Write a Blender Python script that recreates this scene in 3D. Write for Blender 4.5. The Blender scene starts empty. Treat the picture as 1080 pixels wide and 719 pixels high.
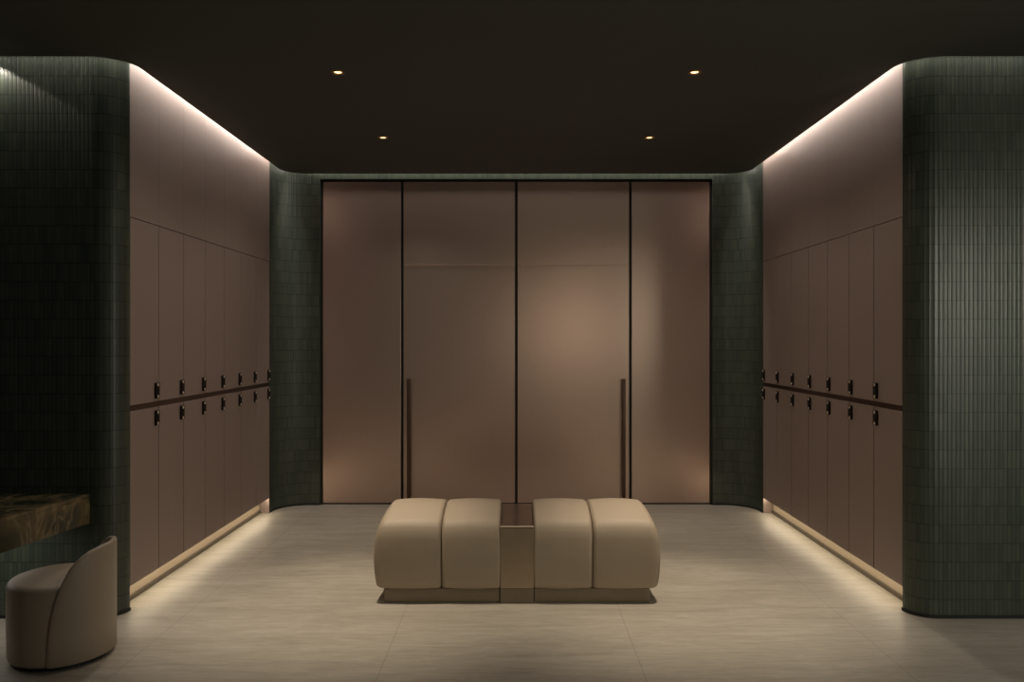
import bpy, bmesh, math, random
from mathutils import Vector
random.seed(4)
sc = bpy.context.scene
C = sc.collection
PI = math.pi

# ------------------------------------------------------------ camera
FPX = 850.0
CAM_Z = 1.40
cam = bpy.data.cameras.new('camera'); cam.sensor_width = 36; cam.lens = FPX / 1080 * 36
cam.shift_x = -4.5 / 1080; cam.clip_start = 0.05
co = bpy.data.objects.new('camera', cam); co.location = (0, 0, CAM_Z); co.rotation_euler = (PI / 2, 0, 0)
C.objects.link(co); sc.camera = co

# ------------------------------------------------------------ material helpers
def newmat(name):
    m = bpy.data.materials.new(name); m.use_nodes = True
    nt = m.node_tree
    return m, nt, nt.nodes['Principled BSDF']

def N(nt, t, **kw):
    n = nt.nodes.new(t)
    for k, v in kw.items(): setattr(n, k, v)
    return n

def math_(nt, op, a, b=None, c=None):
    n = N(nt, 'ShaderNodeMath', operation=op)
    for i, v in enumerate((a, b, c)):
        if v is None: continue
        if isinstance(v, (int, float)): n.inputs[i].default_value = v
        else: nt.links.new(v, n.inputs[i])
    return n.outputs[0]

def mixc(nt, f, a, b):
    n = N(nt, 'ShaderNodeMix', data_type='RGBA')
    for s, v in ((n.inputs[0], f), (n.inputs[6], a), (n.inputs[7], b)):
        if isinstance(v, (int, float)): s.default_value = v
        elif isinstance(v, tuple): s.default_value = (*v, 1)
        else: nt.links.new(v, s)
    return n.outputs[2]

def bump(nt, b, h, dist, strength=1.0):
    n = N(nt, 'ShaderNodeBump'); n.inputs['Distance'].default_value = dist
    n.inputs['Strength'].default_value = strength
    nt.links.new(h, n.inputs['Height']); nt.links.new(n.outputs[0], b.inputs['Normal'])

def noise(nt, vec, scale, detail=3, rough=.5, dist=0):
    n = N(nt, 'ShaderNodeTexNoise'); n.inputs['Scale'].default_value = scale
    n.inputs['Detail'].default_value = detail; n.inputs['Roughness'].default_value = rough
    n.inputs['Distortion'].default_value = dist
    nt.links.new(vec, n.inputs['Vector']); return n.outputs['Fac']

def mapping(nt, src, scale=(1, 1, 1), rot=(0, 0, 0)):
    n = N(nt, 'ShaderNodeMapping'); n.inputs['Scale'].default_value = scale
    n.inputs['Rotation'].default_value = rot
    nt.links.new(src, n.inputs['Vector']); return n.outputs[0]

def ramp(nt, f, stops):
    n = N(nt, 'ShaderNodeValToRGB'); e = n.color_ramp.elements
    while len(e) < len(stops): e.new(.5)
    for i, (p, c) in enumerate(stops): e[i].position = p; e[i].color = (*c, 1)
    nt.links.new(f, n.inputs[0]); return n.outputs[0]

def plain(name, col, rough=.5, metal=0.0, var=.06, scale=30, bmp=0.0, spec=.5):
    m, nt, b = newmat(name)
    tc = N(nt, 'ShaderNodeTexCoord').outputs['Object']
    f = noise(nt, tc, scale, 4)
    lo = tuple(c * (1 - var) for c in col); hi = tuple(min(1, c * (1 + var)) for c in col)
    nt.links.new(mixc(nt, f, lo, hi), b.inputs['Base Color'])
    b.inputs['Roughness'].default_value = rough; b.inputs['Metallic'].default_value = metal
    b.inputs['Specular IOR Level'].default_value = spec
    if bmp: bump(nt, b, f, bmp)
    return m

def tile_mat():
    m, nt, b = newmat('green_finger_tile')
    uv = N(nt, 'ShaderNodeTexCoord').outputs['UV']
    s = N(nt, 'ShaderNodeSeparateXYZ'); nt.links.new(uv, s.inputs[0])
    U = math_(nt, 'DIVIDE', s.outputs[0], .0215); V = math_(nt, 'DIVIDE', s.outputs[1], .0944)
    fu = math_(nt, 'FRACT', U); fv = math_(nt, 'FRACT', V)
    cu = math_(nt, 'FLOOR', U); cv = math_(nt, 'FLOOR', V)
    cb = N(nt, 'ShaderNodeCombineXYZ'); nt.links.new(cu, cb.inputs[0]); nt.links.new(cv, cb.inputs[1])
    wn = N(nt, 'ShaderNodeTexWhiteNoise', noise_dimensions='2D'); nt.links.new(cb.outputs[0], wn.inputs['Vector'])
    # the same column of sticks shares a little of its tone
    wc = N(nt, 'ShaderNodeTexWhiteNoise', noise_dimensions='1D'); nt.links.new(cu, wc.inputs['W'])
    au = math_(nt, 'ABSOLUTE', math_(nt, 'SUBTRACT', math_(nt, 'MULTIPLY', fu, 2), 1))
    av = math_(nt, 'ABSOLUTE', math_(nt, 'SUBTRACT', math_(nt, 'MULTIPLY', fv, 2), 1))
    hu = math_(nt, 'SUBTRACT', 1, math_(nt, 'POWER', au, 4))
    hv = math_(nt, 'MULTIPLY', math_(nt, 'POWER', av, 40), .25)
    h = math_(nt, 'SUBTRACT', hu, hv)
    tilt = math_(nt, 'MULTIPLY', math_(nt, 'SUBTRACT', fu, .5), math_(nt, 'SUBTRACT', wc.outputs[0], .5))
    h = math_(nt, 'ADD', h, math_(nt, 'MULTIPLY', tilt, .7))
    bump(nt, b, h, .0010)
    col = mixc(nt, wn.outputs[0], (.036, .050, .036), (.064, .078, .054))
    col = mixc(nt, math_(nt, 'MULTIPLY', wc.outputs[0], .4), col, (.058, .068, .054))
    gu = math_(nt, 'GREATER_THAN', au, .90); gv = math_(nt, 'GREATER_THAN', av, .955)
    g = math_(nt, 'MAXIMUM', math_(nt, 'MULTIPLY', gu, .7), gv)
    col = mixc(nt, g, col, (.012, .017, .013))
    nt.links.new(col, b.inputs['Base Color'])
    b.inputs['Roughness'].default_value = .36
    b.inputs['Specular IOR Level'].default_value = .55
    return m

def floor_mat():
    m, nt, b = newmat('beige_travertine_floor')
    tc = N(nt, 'ShaderNodeTexCoord').outputs['Object']
    v1 = noise(nt, mapping(nt, tc, (1.8, 11, 1)), 1.0, 7, .66, .9)
    v2 = noise(nt, mapping(nt, tc, (9, 46, 1)), 1.0, 5, .6, .5)
    v3 = noise(nt, mapping(nt, tc, (1, 1.6, 1)), .9, 3)
    f = math_(nt, 'ADD', math_(nt, 'MULTIPLY', v1, .5), math_(nt, 'ADD', math_(nt, 'MULTIPLY', v2, .3), math_(nt, 'MULTIPLY', v3, .2)))
    col = ramp(nt, f, [(.36, (.305, .270, .217)), (.5, (.385, .348, .290)), (.62, (.46, .425, .36))])
    s = N(nt, 'ShaderNodeSeparateXYZ'); nt.links.new(tc, s.inputs[0])
    jx = math_(nt, 'FRACT', math_(nt, 'DIVIDE', math_(nt, 'ADD', s.outputs[0], .578 + 1.115 * 20), 1.115))
    # slabs run lengthways; neighbouring rows are staggered
    row = math_(nt, 'FLOOR', math_(nt, 'DIVIDE', math_(nt, 'ADD', s.outputs[0], .578 + 1.115 * 20), 1.115))
    off = math_(nt, 'MULTIPLY', math_(nt, 'MODULO', row, 2), 1.1)
    jy = math_(nt, 'FRACT', math_(nt, 'DIVIDE', math_(nt, 'ADD', math_(nt, 'ADD', s.outputs[1], 20.61), off), 2.2))
    mx = math_(nt, 'LESS_THAN', math_(nt, 'MINIMUM', jx, math_(nt, 'SUBTRACT', 1, jx)), .0016)
    my = math_(nt, 'LESS_THAN', math_(nt, 'MINIMUM', jy, math_(nt, 'SUBTRACT', 1, jy)), .0008)
    j = math_(nt, 'MAXIMUM', mx, my)
    col = mixc(nt, math_(nt, 'MULTIPLY', j, .4), col, (.10, .08, .055))
    nt.links.new(col, b.inputs['Base Color'])
    b.inputs['Roughness'].default_value = .42
    b.inputs['Specular IOR Level'].default_value = .4
    bump(nt, b, v2, .001)
    return m

def bronze_mat():
    m, nt, b = newmat('brushed_bronze_panel')
    tc = N(nt, 'ShaderNodeTexCoord').outputs['Object']
    f = noise(nt, mapping(nt, tc, (180, 180, 1.2)), 1.0, 3)
    g = noise(nt, mapping(nt, tc, (1.2, 1.2, .9)), 1.0, 2)
    ff = math_(nt, 'ADD', math_(nt, 'MULTIPLY', f, .35), math_(nt, 'MULTIPLY', g, .65))
    nt.links.new(mixc(nt, ff, (.56, .415, .345), (.66, .50, .425)), b.inputs['Base Color'])
    b.inputs['Metallic'].default_value = .82
    nt.links.new(math_(nt, 'ADD', .26, math_(nt, 'MULTIPLY', f, .08)), b.inputs['Roughness'])
    return m

def marble_mat():
    m, nt, b = newmat('green_brown_marble')
    tc = N(nt, 'ShaderNodeTexCoord').outputs['Object']
    w = noise(nt, tc, 3.0, 4, .55, 1.0)
    v = noise(nt, mapping(nt, tc, (1, 1, 1), (.5, .6, .3)), 3.2, 5, .55, 1.2)
    vein = math_(nt, 'SUBTRACT', 1, math_(nt, 'MULTIPLY', math_(nt, 'ABSOLUTE', math_(nt, 'SUBTRACT', v, .5)), 34))
    vein = math_(nt, 'MAXIMUM', vein, 0)
    col = ramp(nt, w, [(.34, (.018, .026, .018)), (.48, (.075, .065, .035)), (.56, (.16, .12, .06)), (.7, (.03, .04, .028))])
    col = mixc(nt, math_(nt, 'MULTIPLY', vein, .5), col, (.36, .27, .15))
    nt.links.new(col, b.inputs['Base Color']); b.inputs['Roughness'].default_value = .18
    return m

def emit_mat(name, col, s):
    m, nt, b = newmat(name)
    b.inputs['Base Color'].default_value = (*col, 1)
    b.inputs['Emission Color'].default_value = (*col, 1); b.inputs['Emission Strength'].default_value = s
    return m

M = dict(
    tile=tile_mat(), floor=floor_mat(), bronze=bronze_mat(), marble=marble_mat(),
    mauve=plain('mauve_taupe_laminate', (.315, .240, .212), .45, var=.03, scale=3),
    carcass=plain('dark_brown_board', (.05, .035, .028), .6),
    rail=plain('dark_bronze_rail', (.085, .05, .036), .35, metal=.7),
    lock=plain('black_brown_leather_pull', (.016, .011, .009), .6, spec=.15),
    screw=plain('pale_brass_screw', (.80, .68, .54), .35, metal=.3),
    handle=plain('oiled_bronze_bar', (.105, .062, .040), .4, metal=.6),
    frame=plain('blackened_green_metal', (.018, .020, .016), .4, metal=.3),
    ceil=plain('matte_black_brown_ceiling', (.085, .086, .078), .8, var=.05, scale=2, spec=.2),
    hide=plain('beige_leather', (.37, .298, .222), .60, var=.05, scale=9, bmp=.001),
    hide2=plain('taupe_beige_leather', (.36, .295, .22), .5, var=.04, scale=7, bmp=.001),
    plinth=plain('taupe_bronze_plinth', (.22, .175, .125), .42, metal=.3),
    topstone=plain('bronze_mirror_top', (.27, .185, .135), .16, metal=.8, var=.35, scale=6),
    tabface=plain('bronze_table_front', (.42, .33, .235), .32, metal=.6, var=.15, scale=5),
    edge=plain('polished_brass_edge', (.92, .80, .64), .32, metal=.55),
    kick=plain('beige_plinth_board', (.50, .40, .29), .5),
    seamm=plain('pale_seam_highlight', (.50, .37, .29), .45, metal=.2),  # pale tone stands for light caught on the door seam
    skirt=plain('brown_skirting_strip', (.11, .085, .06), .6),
    base=plain('black_base', (.012, .011, .010), .6),
    lens=emit_mat('lamp_lens_warm', (1, .66, .34), 2.6),
    ringm=plain('dark_gold_trim_ring', (.42, .25, .11), .35, metal=.8),
)

# ------------------------------------------------------------ mesh helpers
def obj(name, bm, mat, parent=None, smooth=False, angle=None):
    me = bpy.data.meshes.new(name)
    bmesh.ops.recalc_face_normals(bm, faces=bm.faces)
    bm.to_mesh(me); bm.free()
    for mm in (mat if isinstance(mat, (list, tuple)) else [mat]): me.materials.append(M[mm])
    if smooth:
        for p in me.polygons: p.use_smooth = True
        if angle: me.set_sharp_from_angle(angle=math.radians(angle))
    o = bpy.data.objects.new(name, me); C.objects.link(o)
    if parent: o.parent = parent
    return o

def box(bm, x0, x1, y0, y1, z0, z1, bev=0.0, seg=2):
    vs = [bm.verts.new((x, y, z)) for x in (x0, x1) for y in (y0, y1) for z in (z0, z1)]
    idx = [(0, 1, 3, 2), (4, 6, 7, 5), (0, 4, 5, 1), (2, 3, 7, 6), (0, 2, 6, 4), (1, 5, 7, 3)]
    fs = [bm.faces.new([vs[i] for i in q]) for q in idx]
    if bev:
        es = list({e for f in fs for e in f.edges})
        bmesh.ops.bevel(bm, geom=es, offset=bev, segments=seg, affect='EDGES', profile=.5)

def boxbm(*a, **k):
    bm = bmesh.new(); box(bm, *a, **k); return bm

def lathe(bm, prof, n=48, cx=0, cy=0, cap0=True, cap1=True):
    rings = []
    for r, z in prof:
        rings.append([bm.verts.new((cx + r * math.cos(2 * PI * i / n), cy + r * math.sin(2 * PI * i / n), z)) for i in range(n)])
    for a, b in zip(rings, rings[1:]):
        for i in range(n): bm.faces.new((a[i], a[(i + 1) % n], b[(i + 1) % n], b[i]))
    if cap0: bm.faces.new(rings[0])
    if cap1: bm.faces.new(rings[-1])

def empty(name, loc=(0, 0, 0)):
    o = bpy.data.objects.new(name, None); o.location = loc; o.empty_display_size = .1; C.objects.link(o); return o

def tag(o, label, cat, group=None):
    o['label'] = label; o['category'] = cat
    if group: o['group'] = group
    return o

def struct(o, label=None):
    o['kind'] = 'structure'
    if label: o['label'] = label
    return o

# ------------------------------------------------------------ plan of the room
XS = 2.01            # plane of the locker fronts
YF = 4.07            # plane of the front tiled walls
RC = .1232             # convex corner radius
Y0 = YF + RC         # lockers begin
NL, PITCH = 7, .3386
Y1 = Y0 + NL * PITCH # lockers end
YB = 6.88            # tiled part of the back wall
RB = .26             # concave corner radius
XO = 1.676           # half width of the bronze door opening
H = 2.815            # underside of the ceiling
ZT = 3.02            # top of the light cove
GAP = .06            # slot between ceiling edge and walls
XW = 3.35            # outer side walls

def arc(cx, cy, r, a0, a1, n=14):
    return [(cx + r * math.cos(math.radians(a0 + (a1 - a0) * i / n)), cy + r * math.sin(math.radians(a0 + (a1 - a0) * i / n))) for i in range(n + 1)]

def mir(p, s): return [(s * x, y) for x, y in p]

def strip(name, path, z0, z1, mat, u0=0):
    """a wall that follows a plan path, with tile UVs by running length and height"""
    bm = bmesh.new(); uvl = bm.loops.layers.uv.new('UVMap')
    L = [0.0]
    for a, b in zip(path, path[1:]): L.append(L[-1] + math.hypot(b[0] - a[0], b[1] - a[1]))
    L = [l - L[u0] for l in L]          # whole tiles start where the curve starts
    lo = [bm.verts.new((x, y, z0)) for x, y in path]; hi = [bm.verts.new((x, y, z1)) for x, y in path]
    for i in range(len(path) - 1):
        f = bm.faces.new((lo[i], lo[i + 1], hi[i + 1], hi[i]))
        for l, (u, v) in zip(f.loops, ((L[i], z0), (L[i + 1], z0), (L[i + 1], z1), (L[i], z1))): l[uvl].uv = (u, v)
    me = bpy.data.meshes.new(name); bm.to_mesh(me); bm.free(); me.materials.append(M[mat])
    o = bpy.data.objects.new(name, me); C.objects.link(o)
    return o

front_path = [(XW, -2.2), (XW, YF), (XS + RC, YF)] + arc(XS + RC, YF + RC, RC, 270, 180, 9)[1:] + [(XS + .55, Y0), (XS + .55, Y1)]
back_path = [(XS + .55, Y1), (XS + .0, Y1), (XS, YB - RB)] + arc(XS - RB, YB - RB, RB, 0, 90, 19)[1:] + [(XO, YB), (XO, YB + .12)]
struct(strip('wall_right', front_path, 0, ZT, 'tile', 2), 'green tiled right wall with rounded corner beside the lockers')
struct(strip('wall_left', mir(front_path, -1), 0, ZT, 'tile', 2), 'green tiled left wall with rounded corner behind the vanity')
struct(strip('wall_back_right', back_path, 0, ZT, 'tile', 2), 'curved green tiled back corner at the right of the bronze doors')
struct(strip('wall_back_left', mir(back_path, -1), 0, ZT, 'tile', 2), 'curved green tiled back corner at the left of the bronze doors')
struct(strip('wall_back', [(-XO, YB), (XO, YB)], 2.782, ZT, 'tile'), 'strip of green tile above the bronze doors')
struct(obj('wall_behind_doors', boxbm(-XO - .05, XO + .05, YB + .13, YB + .19, 0, ZT), 'frame'))

# floor
bm = bmesh.new(); box(bm, -XW - .3, XW + .3, -2.6, 7.2, -.08, 0)
struct(obj('floor', bm, 'floor'), 'beige veined stone floor')

# ceiling: slab with an edge set back from the walls, rounded with them
half = [(XW - GAP, -2.2), (XW - GAP, YF - GAP), (XS + RC, YF - GAP)] \
    + arc(XS + RC, YF + RC, RC + GAP, 270, 180)[1:] \
    + [(XS - GAP, YB - RB)] + arc(XS - RB, YB - RB, RB - GAP, 0, 90)[1:]
plan = half + [(-x, y) for x, y in reversed(half)]
bm = bmesh.new()
lo = [bm.verts.new((x, y, H)) for x, y in plan]; hi = [bm.verts.new((x, y, H + .018)) for x, y in plan]
bm.faces.new(lo); bm.faces.new(hi)
for i in range(len(plan)):
    j = (i + 1) % len(plan); bm.faces.new((lo[i], lo[j], hi[j], hi[i]))
struct(obj('ceiling', bm, 'ceil'), 'dark matte ceiling with glowing edge slots')
struct(obj('ceiling_upper', boxbm(-XW - .3, XW + .3, -2.6, 7.2, ZT, ZT + .05), 'ceil'))

# thin dark base line under the tiles
def base_line(name, path, t=.006, h=.016):
    bm = bmesh.new()
    n = len(path); off = []
    for i, (x, y) in enumerate(path):
        a = path[max(i - 1, 0)]; b = path[min(i + 1, n - 1)]
        d = Vector((b[0] - a[0], b[1] - a[1])).normalized(); off.append((x + d.y * t, y - d.x * t))
    rows = [[bm.verts.new((x, y, 0.0005)) for x, y in off], [bm.verts.new((x, y, h)) for x, y in off], [bm.verts.new((x, y, h)) for x, y in path]]
    for a, b in zip(rows, rows[1:]):
        for i in range(n - 1): bm.faces.new((a[i], a[i + 1], b[i + 1], b[i]))
    return struct(obj(name, bm, 'base'))
fp = [(XW - .01, YF), (XS + RC, YF)] + arc(XS + RC, YF + RC, RC, 270, 180)[1:]
bp = [(XS, Y1 + .004), (XS, YB - RB)] + arc(XS - RB, YB - RB, RB, 0, 90)[1:] + [(XO + .002, YB)]
base_line('baseboard_right', fp, -.006); base_line('baseboard_left', mir(fp, -1), .006)
base_line('baseboard_back_right', bp, -.006); base_line('baseboard_back_left', mir(bp, -1), .006)

# ------------------------------------------------------------ lockers
ZK, ZG0, ZG1, ZD = .122, 1.034, 1.062, 2.045
DT = .02            # door thickness
def make_locker(z0, z1, hz0, hz1, s):
    """local frame: origin at the front bottom near corner; +y to the back of the room, s the side of the room"""
    root = empty('locker')
    w = PITCH; g = .0036
    X = lambda a, b: (min(s * a, s * b), max(s * a, s * b))
    bm = bmesh.new(); t = .012
    xa, xb = X(DT + .003, .5)
    box(bm, xa, xb, g, g + t, 0, z1 - z0); box(bm, xa, xb, w - g - t, w - g, 0, z1 - z0)
    box(bm, xa, xb, g + t, w - g - t, 0, t); box(bm, xa, xb, g + t, w - g - t, z1 - z0 - t, z1 - z0)
    xa, xb = X(.49, .5); box(bm, xa, xb, g + t, w - g - t, t, z1 - z0 - t)
    obj('carcass', bm, 'carcass', root)
    xa, xb = X(0, DT)
    door = obj('door', boxbm(xa, xb, g, w - g, .001, z1 - z0 - .001, bev=.0012, seg=1), 'mauve', root)
    hy1 = w - .012; hy0 = hy1 - .046
    xa, xb = X(-.013, 0)
    obj('handle', boxbm(xa, xb, hy0, hy1, hz0 - z0, hz1 - z0, bev=.005, seg=3), 'lock', door, True, 40)
    for zz in (hz0 + .011, hz1 - .011):
        bm = bmesh.new()
        lathe(bm, [(.0085, 0), (.0085, .002), (.006, .0035)], 14)
        so = obj('screw', bm, 'screw', door, True, 40)
        so.location = (-s * .013, (hy0 + hy1) / 2 - .004, zz - z0); so.rotation_euler = (0, -s * PI / 2, 0)
    return root

def copy_tree(o, parent=None):
    c = o.copy(); C.objects.link(c); c.parent = parent
    for ch in list(o.children): copy_tree(ch, c)
    return c

ORD = ['nearest the front tiled column', 'second from the front tiled column', 'third from the front tiled column',
       'fourth from the front, middle of the row', 'third from the bronze doors', 'second from the bronze doors', 'last before the bronze doors']
for s, side in ((-1, 'left'), (1, 'right')):
    for row, z0, z1, h0, h1 in (('upper', ZG1, ZD, 1.080, 1.167), ('lower', ZK, ZG0, .930, 1.014)):
        proto = make_locker(z0, z1, h0, h1, s)
        for i in range(NL):
            o = proto if i == 0 else copy_tree(proto)
            o.location = (s * XS, Y0 + i * PITCH, z0)
            tag(o, f'{row} mauve locker in the {side} bank, {ORD[i]}', 'locker', f'{row} row of lockers on the {side}')
    # plain panelling between the lockers and the cove
    fa = empty('fascia', (s * XS, Y0, ZD))
    xa, xb = sorted((0, s * .03))
    for i in range(NL):
        obj('panel', boxbm(xa, xb, i * PITCH + .0006, (i + 1) * PITCH - .0006, .003, ZT - ZD - .002), 'mauve', fa)
    tag(fa, f'plain mauve panelling above the {side} lockers, washed by the ceiling slot light', 'wall panelling', 'panelling above the lockers')
    # rail between the two rows, recessed
    xa, xb = sorted((s * (XS + .004), s * (XS + .022)))
    r = obj('trim_1' if s < 0 else 'trim_2', boxbm(xa, xb, Y0, Y1, ZG0 + .001, ZG1 - .001), 'rail'); struct(r, f'dark bronze rail between the two {side} locker rows')
    # recessed kick board and its return at the far end
    xa, xb = sorted((s * (XS + .080), s * (XS + .10)))
    struct(obj('baseboard_' + side + '_kick', boxbm(xa, xb, Y0, Y1, 0, ZK - .002), 'kick'), f'recessed beige plinth under the {side} lockers')
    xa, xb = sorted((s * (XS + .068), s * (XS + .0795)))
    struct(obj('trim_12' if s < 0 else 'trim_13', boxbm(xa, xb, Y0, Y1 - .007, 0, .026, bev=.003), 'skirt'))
    xa, xb = sorted((s * (XS + .001), s * (XS + .079)))
    struct(obj('trim_3' if s < 0 else 'trim_4', boxbm(xa, xb, Y1 - .006, Y1 - .001, .001, ZK - .002), 'mauve'))

# ------------------------------------------------------------ bronze doors
YD = YB + .030
ZD0, ZD1, ZS = .012, 2.765, 2.052
S1 = .978
struct(obj('trim_5', boxbm(-XO, XO, YD - .012, YD + .03, ZD1 + .003, 2.782), 'frame'))
for s, n in ((-1, 'trim_6'), (1, 'trim_7')):
    xa, xb = sorted((s * (XO - .016), s * XO)); struct(obj(n, boxbm(xa, xb, YD - .012, YD + .03, 0, ZD1 + .003), 'frame'))
GP = .0115
for s, side in ((-1, 'left'), (1, 'right')):
    p = empty('side_panel', (s * (S1 + XO) / 2, YD, 0))
    hw = (XO - .018 - S1 - GP) / 2; c = (S1 + GP + XO - .018) / 2; p.location.x = s * c
    obj('panel_sheet', boxbm(-hw, hw, 0, .025, ZD0, ZD1, bev=.002), 'bronze', p)
    tag(p, f'tall fixed bronze panel between the {side} tiled corner and the {side} bronze door', 'panel', 'fixed bronze side panels')
    d = empty('wardrobe_door', (s * S1 / 2, YD, 0))
    hw = S1 / 2 - GP
    obj('door_leaf', boxbm(-hw, hw, 0, .025, ZD0, ZS - .0012, bev=.0016), 'bronze', d)
    obj('top_panel', boxbm(-hw, hw, 0, .025, ZS + .0012, ZD1, bev=.0016), 'bronze', d)
    obj('seam_highlight', boxbm(-hw + .01, hw - .01, -.003, .02, ZS - .0016, ZS + .0016, bev=.001), 'seamm', d)  # painted highlight: thin pale strip where the seam's bevel catches light
    hx = s * (hw - .050)
    bm = bmesh.new(); box(bm, hx - .015, hx + .015, -.055, -.030, .06, 1.078, bev=.003)
    h = obj('bar_handle', bm, 'handle', d, True, 40)
    for zz in (.16, .98):
        obj('mount', boxbm(hx - .008, hx + .008, -.031, .0, zz - .012, zz + .012), 'handle', h)
    tag(d, f'{side} tall bronze door with a long dark bar handle near its {side} edge', 'door', 'bronze doors in the back wall')
# dark posts seen in the gaps
for i, x in enumerate((-S1, 0, S1)):
    struct(obj(f'trim_{8 + i}', boxbm(x - .02, x + .02, YD + .028, YD + .05, 0, ZD1), 'frame'))
struct(obj('trim_11', boxbm(-XO + .017, XO - .017, YD + .004, YD + .03, 0, ZD0 - .003), 'frame'))

# ------------------------------------------------------------ bench
BX, BYF, BYB = .004, 4.285, 4.905
bench = empty('bench', (BX, (BYF + BYB) / 2, 0))
tag(bench, 'low beige leather bench of four channelled cushions around a bronze table block', 'bench')
def section(hw, zb, zr, dome, rc, ins, n=10):
    """closed loop in (y, z): upright faces, rounded shoulders and a domed top"""
    pts = []
    a = hw - ins; r = max(rc - ins * .4, .012); b0 = .012
    zt = zr - ins
    zd = lambda y: zt + dome * (1 - abs(y / a) ** 1.8)
    bul = lambda z: .010 * math.sin(PI * min(max((z - zb) / (zr - zb), 0), 1))
    pts += [(-a + b0, zb + ins * .3)]
    for k in range(1, 9):
        z = zb + ins * .3 + b0 * .6 + (zt - r - zb - ins * .3 - b0 * .6) * (k - 1) / 7
        pts.append((-a - bul(z), z))
    for k in range(1, 8):
        t = PI / 2 * k / 8
        y = -a + r - r * math.cos(t)
        z = zt - r + r * math.sin(t)
        z += (zd(y) - zt) * math.sin(t) ** 2
        pts.append((y, z))
    m = 9
    for k in range(m + 1):
        y = (-a + r) * (1 - k / m)
        pts.append((y, zd(y)))
    left = pts[:-1]; mid = pts[-1]
    return left + [mid] + [(-y, z) for y, z in reversed(left)]
def cushion(x0, x1, r0, r1, barrel0=0.0, barrel1=0.0, zb=.080, zr=.425, dome=.062):
    hw = (BYB - BYF) / 2 - .01
    bm = bmesh.new(); rings = []
    st = []
    K = 8
    for k in range(K + 1):
        t = r0 * (1 - math.cos(PI / 2 * k / K)); st.append((t, r0 * (1 - math.sin(PI / 2 * k / K)), 0))
    for k in range(1, 8): st.append((r0 + (x1 - x0 - r0 - r1) * k / 8, -.006 * math.sin(PI * k / 8), 0))
    for k in range(K + 1):
        q = PI / 2 * (1 - k / K); st.append((x1 - x0 - r1 * (1 - math.cos(q)), r1 * (1 - math.sin(q)), 0))
    for t, ins, _ in st:
        f = t / (x1 - x0)
        ring = []
        for y, z in section(hw, zb, zr, dome, .040, ins):
            q = (z - .23) / .19; bz = max(1 - q * q, -.6)
            yy = 1 - (y / hw) ** 2 * .35
            ring.append(bm.verts.new((x0 + t - barrel0 * bz * yy * (1 - f) ** 3 + barrel1 * bz * yy * f ** 3, y, z)))
        rings.append(ring)
    n = len(rings[0])
    for a, b in zip(rings, rings[1:]):
        for i in range(n): bm.faces.new((a[i], a[(i + 1) % n], b[(i + 1) % n], b[i]))
    for ring, sgn in ((rings[0], -1), (rings[-1], 1)):
        prev = ring; cy = 0; cz = sum(v.co.z for v in ring) / n
        for q in (.72, .4):
            cur = [bm.verts.new((v.co.x + 0.0 , cy + (v.co.y - cy) * q, cz + (v.co.z - cz) * q)) for v in ring]
            for i in range(n): bm.faces.new((prev[i], prev[(i + 1) % n], cur[(i + 1) % n], cur[i]))
            prev = cur
        bm.faces.new(prev)
    return bm
for s in (-1, 1):
    e, m_, i_ = .743, .404, .090
    if s < 0:
        obj('cushion', cushion(-e, -m_ - .001, .038, .024, barrel0=.036), 'hide', bench, True)
        obj('cushion', cushion(-m_ + .001, -i_, .024, .016), 'hide', bench, True)
    else:
        obj('cushion', cushion(i_, m_ - .001, .016, .024), 'hide', bench, True)
        obj('cushion', cushion(m_ + .001, e, .024, .038, barrel1=.036), 'hide', bench, True)
    xa, xb = sorted((s * .090, s * .712))
    obj('plinth', boxbm(xa, xb, -.282, .282, 0, .0795, bev=.006), 'plinth', bench)
obj('table_block', boxbm(-.0895, .0895, -.296, .296, .080, .402, bev=.002), 'tabface', bench)
obj('table_base', boxbm(-.0895, .0895, -.292, .292, 0, .0775, bev=.002), 'plinth', bench)
tt = obj('tabletop', boxbm(-.089, .089, -.298, .298, .4025, .413, bev=.001), 'topstone', bench)
bm = bmesh.new()
ring = [[bm.verts.new((x, -.299 + .0035 * math.cos(2 * PI * k / 14), .4105 + .0035 * math.sin(2 * PI * k / 14))) for k in range(14)] for x in (-.0895, .0895)]
for k in range(14): bm.faces.new((ring[0][k], ring[0][(k + 1) % 14], ring[1][(k + 1) % 14], ring[1][k]))
bm.faces.new(ring[0]); bm.faces.new(ring[1])
obj('edge_strip', bm, 'edge', tt, True, 40)

# ------------------------------------------------------------ stool
SX, SY, SR = -2.03, 3.600, .215
stool = empty('stool', (SX, SY, 0))
tag(stool, 'round beige leather stool with low wraparound back beside the marble vanity', 'stool')
bm = bmesh.new(); lathe(bm, [(.195, 0), (.195, .018)], 48); obj('base', bm, 'base', stool, True, 40)
bm = bmesh.new()
R = SR - .004
prof = [(R - .015, .016), (R - .004, .022), (R, .035), (R, .10), (R + .002, .2), (R, .33)]
for k in range(1, 9):
    t = PI / 2 * k / 8; prof.append((R - .030 + .030 * math.cos(t), .33 + .030 * math.sin(t)))
prof += [(R * .66, .372), (R * .36, .379), (R * .1, .381)]
lathe(bm, prof, 64); obj('seat', bm, 'hide2', stool, True, 50)
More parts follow.
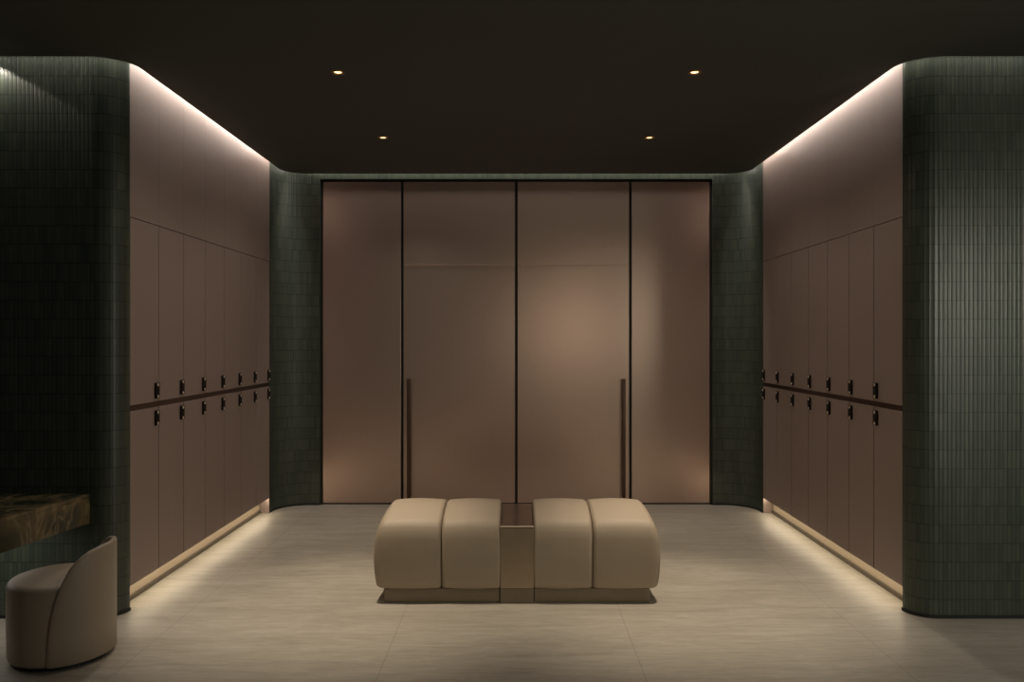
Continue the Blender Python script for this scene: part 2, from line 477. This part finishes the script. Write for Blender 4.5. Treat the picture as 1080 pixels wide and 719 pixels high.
# back shell: height as a function of the angle, measured on the photo's outline
TH0, SPAN = 10.0, 86.0
tab = [(0, .505), (23, .503), (36, .494), (44, .486), (53, .465), (61, .437), (67, .402), (72.6, .357), (77, .305), (80.5, .250), (83, .195), (84.8, .12), (86, .022)]
def rim(a):
    a = abs(a)
    for (a0, z0), (a1, z1) in zip(tab, tab[1:]):
        if a <= a1:
            t = (a - a0) / (a1 - a0); return z0 + (z1 - z0) * t
    return tab[-1][1]
bm = bmesh.new(); rows = []
NA = 96
for i in range(NA + 1):
    a = -SPAN + 2 * SPAN * i / NA
    zt = (rim(a) * 2 + rim(a - 3) + rim(a + 3)) / 4 if abs(a) < 70 else rim(a)
    edge = min(1, (SPAN - abs(a)) / 6)
    ro = SR + .006 * math.sqrt(max(edge, 0)) ; ri = SR - .020
    th = math.radians(TH0 + a)
    pr = [(SR - .012, .018), (ro - .002, .022)]
    zt = max(zt, .026)
    rr = min(.0125, (zt - .02) * .5)
    for k in range(5): pr.append((ro, .024 + (zt - rr - .024) * k / 4))
    for k in range(1, 8):
        t = PI * k / 8; w = (ro - ri) / 2
        pr.append((ri + w + w * math.cos(t), zt - rr + rr * math.sin(t)))
    zi = min(.33, zt - rr)
    for k in range(4): pr.append((ri, zt - rr + (zi - zt + rr) * k / 3))
    rows.append([bm.verts.new((r * math.cos(th), r * math.sin(th), z)) for r, z in pr])
for a, b in zip(rows, rows[1:]):
    for i in range(len(a) - 1): bm.faces.new((a[i], b[i], b[i + 1], a[i + 1]))
for r in (rows[0], rows[-1]): bm.faces.new(r)
bmesh.ops.remove_doubles(bm, verts=bm.verts, dist=1e-5)
obj('backrest', bm, 'hide2', stool, True, 60)

# ------------------------------------------------------------ vanity counter
van = empty('vanity_counter', (-2.7, YF - .002, .63))
tag(van, 'thick green and brown veined marble vanity counter fixed to the left tiled wall', 'counter')
def slab(pts, z0, z1, bev=.004):
    bm = bmesh.new()
    lo = [bm.verts.new((x, y, z0)) for x, y in pts]; hi = [bm.verts.new((x, y, z1)) for x, y in pts]
    fs = [bm.faces.new(lo), bm.faces.new(hi)]
    for i in range(len(pts)):
        j = (i + 1) % len(pts); fs.append(bm.faces.new((lo[i], lo[j], hi[j], hi[i])))
    bmesh.ops.bevel(bm, geom=list(bm.edges), offset=bev, segments=2, affect='EDGES', profile=.5)
    return bm
vx, vy = -2.7, YF - .002
ctop = [(-2.150 - vx, 0), (-2.335 - vx, -1.30), (-XW + .01 - vx, -1.30), (-XW + .01 - vx, 0)]
obj('countertop', slab(ctop, -.018, 0, .003), 'marble', van)
inn = lambda d: [(-2.150 - d - vx, 0), (-2.335 - d - vx, -1.30), (-2.335 - d - .03 - vx, -1.30), (-2.150 - d - .03 - vx, 0)]
obj('apron', slab(inn(.0015), -.150, -.0185, .002), 'marble', van)

# ------------------------------------------------------------ downlights
def spot(name, loc, energy, angle, blend, col, radius=.03, aim=None, parent=None):
    l = bpy.data.lights.new(name, 'SPOT'); l.energy = energy; l.spot_size = math.radians(angle); l.spot_blend = blend
    l.color = col; l.shadow_soft_size = radius
    o = bpy.data.objects.new(name, l); o.location = loc; C.objects.link(o)
    if aim: o.rotation_euler = (Vector(aim) - Vector(loc)).to_track_quat('-Z', 'Y').to_euler()
    if parent: o.parent = parent
    return o
WARM = (1, .86, .66)
def downlight(x, y, label, energy, angle=50, blend=1.0, group='ceiling downlights', aim=None, col=WARM):
    d = empty('downlight', (x, y, H))
    bm = bmesh.new()
    n = 32; P = [(.0205, -.0008), (.026, -.006), (.034, -.006), (.036, -.003), (.036, .0)]
    lathe(bm, P, n, cap0=False, cap1=False); obj('trim_ring', bm, 'ringm', d, True, 40)
    bm = bmesh.new(); lathe(bm, [(.0200, -.0005), (.0200, -.0016), (.016, -.0024)], 24); obj('lens', bm, 'lens', d)
    spot('lamp', (x, y, H - .012), energy, angle, blend, col, .022, aim)
    tag(d, label, 'downlight', group); return d
E1, E2 = 215, 58
downlight(-.938, 4.24, 'small glowing ceiling downlight, front left of the four', E1)
downlight(.938, 4.24, 'small glowing ceiling downlight, front right of the four', E1)
downlight(-.925, 5.60, 'small glowing ceiling downlight, back left, near the bronze doors', E2)
downlight(.925, 5.60, 'small glowing ceiling downlight, back right, near the bronze doors', E2)
for x, y in ((-.938, 4.24), (.938, 4.24), (-.925, 5.60), (.925, 5.60)):
    spot('lamp_spill', (x, y, H - .012), 14, 140, .5, (1, .85, .70), .022)

# wall washes and added fill spots, outside the frame
spot('wash_right', (3.28, .6, 1.9), 255, 76, 1.0, (1, .95, .76), .30, (3.80, 4.1, 1.0))
spot('wash_left', (-2.64, YF - .052, H - .008), 4, 124, .06, (1, .88, .78), .012)
for x in (-.93, .93):
    spot('bench_fill', (x, 2.2, H - .03), 26, 46, 1.0, WARM, .05, (x * .12, 4.4, .3))  # unseen spots added to fill the bench front and alcove
spot('door_fill', (1.04, -1.6, 1.68), 32, 30, 1.0, (1, .84, .60), .16, (.45, 6.9, 1.35))  # unseen spot added for the doors' soft glow and frontal fill

# light strips hidden in the ceiling slot and under the lockers
def area(name, loc, sx, sy, energy, col, rot=(0, 0, 0)):
    l = bpy.data.lights.new(name, 'AREA'); l.shape = 'RECTANGLE'; l.size = sx; l.size_y = sy; l.energy = energy; l.color = col
    o = bpy.data.objects.new(name, l); o.location = loc; o.rotation_euler = rot; C.objects.link(o); return o
COVE = (1, .90, .81); KL = 5.8          # watts per metre
ZC = H + .12
for s in (-1, 1):
    ln = YB - RB - Y0
    area('cove_side', (s * (XS - GAP / 2 - .002), (Y0 + YB - RB) / 2, ZC), .04, ln, KL * ln, COVE)
    ln = XW - XS - RC
    area('cove_front', (s * (XS + RC + XW) / 2, YF - GAP / 2, ZC), ln, .04, KL * ln * .55, COVE)
    area('cove_corner', (s * (XS + RC - (RC + GAP / 2) * .707), YF + RC - (RC + GAP / 2) * .707, ZC), .22, .04, KL * .22, COVE, (0, 0, -s * PI / 4))
    area('kick_wash', (s * (XS + .012), (Y0 + Y1) / 2, ZK - .006), .016, Y1 - Y0 - .02, 1.5, (1, .83, .58), (0, s * .6, 0))
    area('kick_strip', (s * (XS + .024), (Y0 + Y1) / 2, ZK - .006), .02, Y1 - Y0 - .02, .9, (1, .87, .66), (0, -s * .45, 0))
area('under_counter', (-2.75, 3.75, .46), .8, .5, 1.6, (1, .95, .86))
# tall area light added at right, unseen, for the left corner's glint
area('right_glint', (XW - .04, 1.5, 1.3), .6, 2.0, 20, (1, .95, .84), (0, PI / 2, 0))
bpy.data.objects['right_glint'].data.size = 2.0; bpy.data.objects['right_glint'].data.size_y = .6
ln = 2 * (XS - RB)
area('cove_back', (0, YB - GAP / 2, ZC), ln, .04, KL * ln * .7, COVE)

# ------------------------------------------------------------ world and view
w = bpy.data.worlds.new('world'); sc.world = w; w.use_nodes = True
bg = w.node_tree.nodes['Background']; bg.inputs[0].default_value = (1, .92, .80, 1); bg.inputs[1].default_value = .085
sc.view_settings.view_transform = 'Standard'; sc.view_settings.look = 'None'
sc.view_settings.exposure = 0.0; sc.view_settings.gamma = 1.0; sc.view_settings.use_curve_mapping = False
sc.cycles.use_denoising = True
sc.cycles.max_bounces = 8; sc.cycles.sample_clamp_indirect = 6
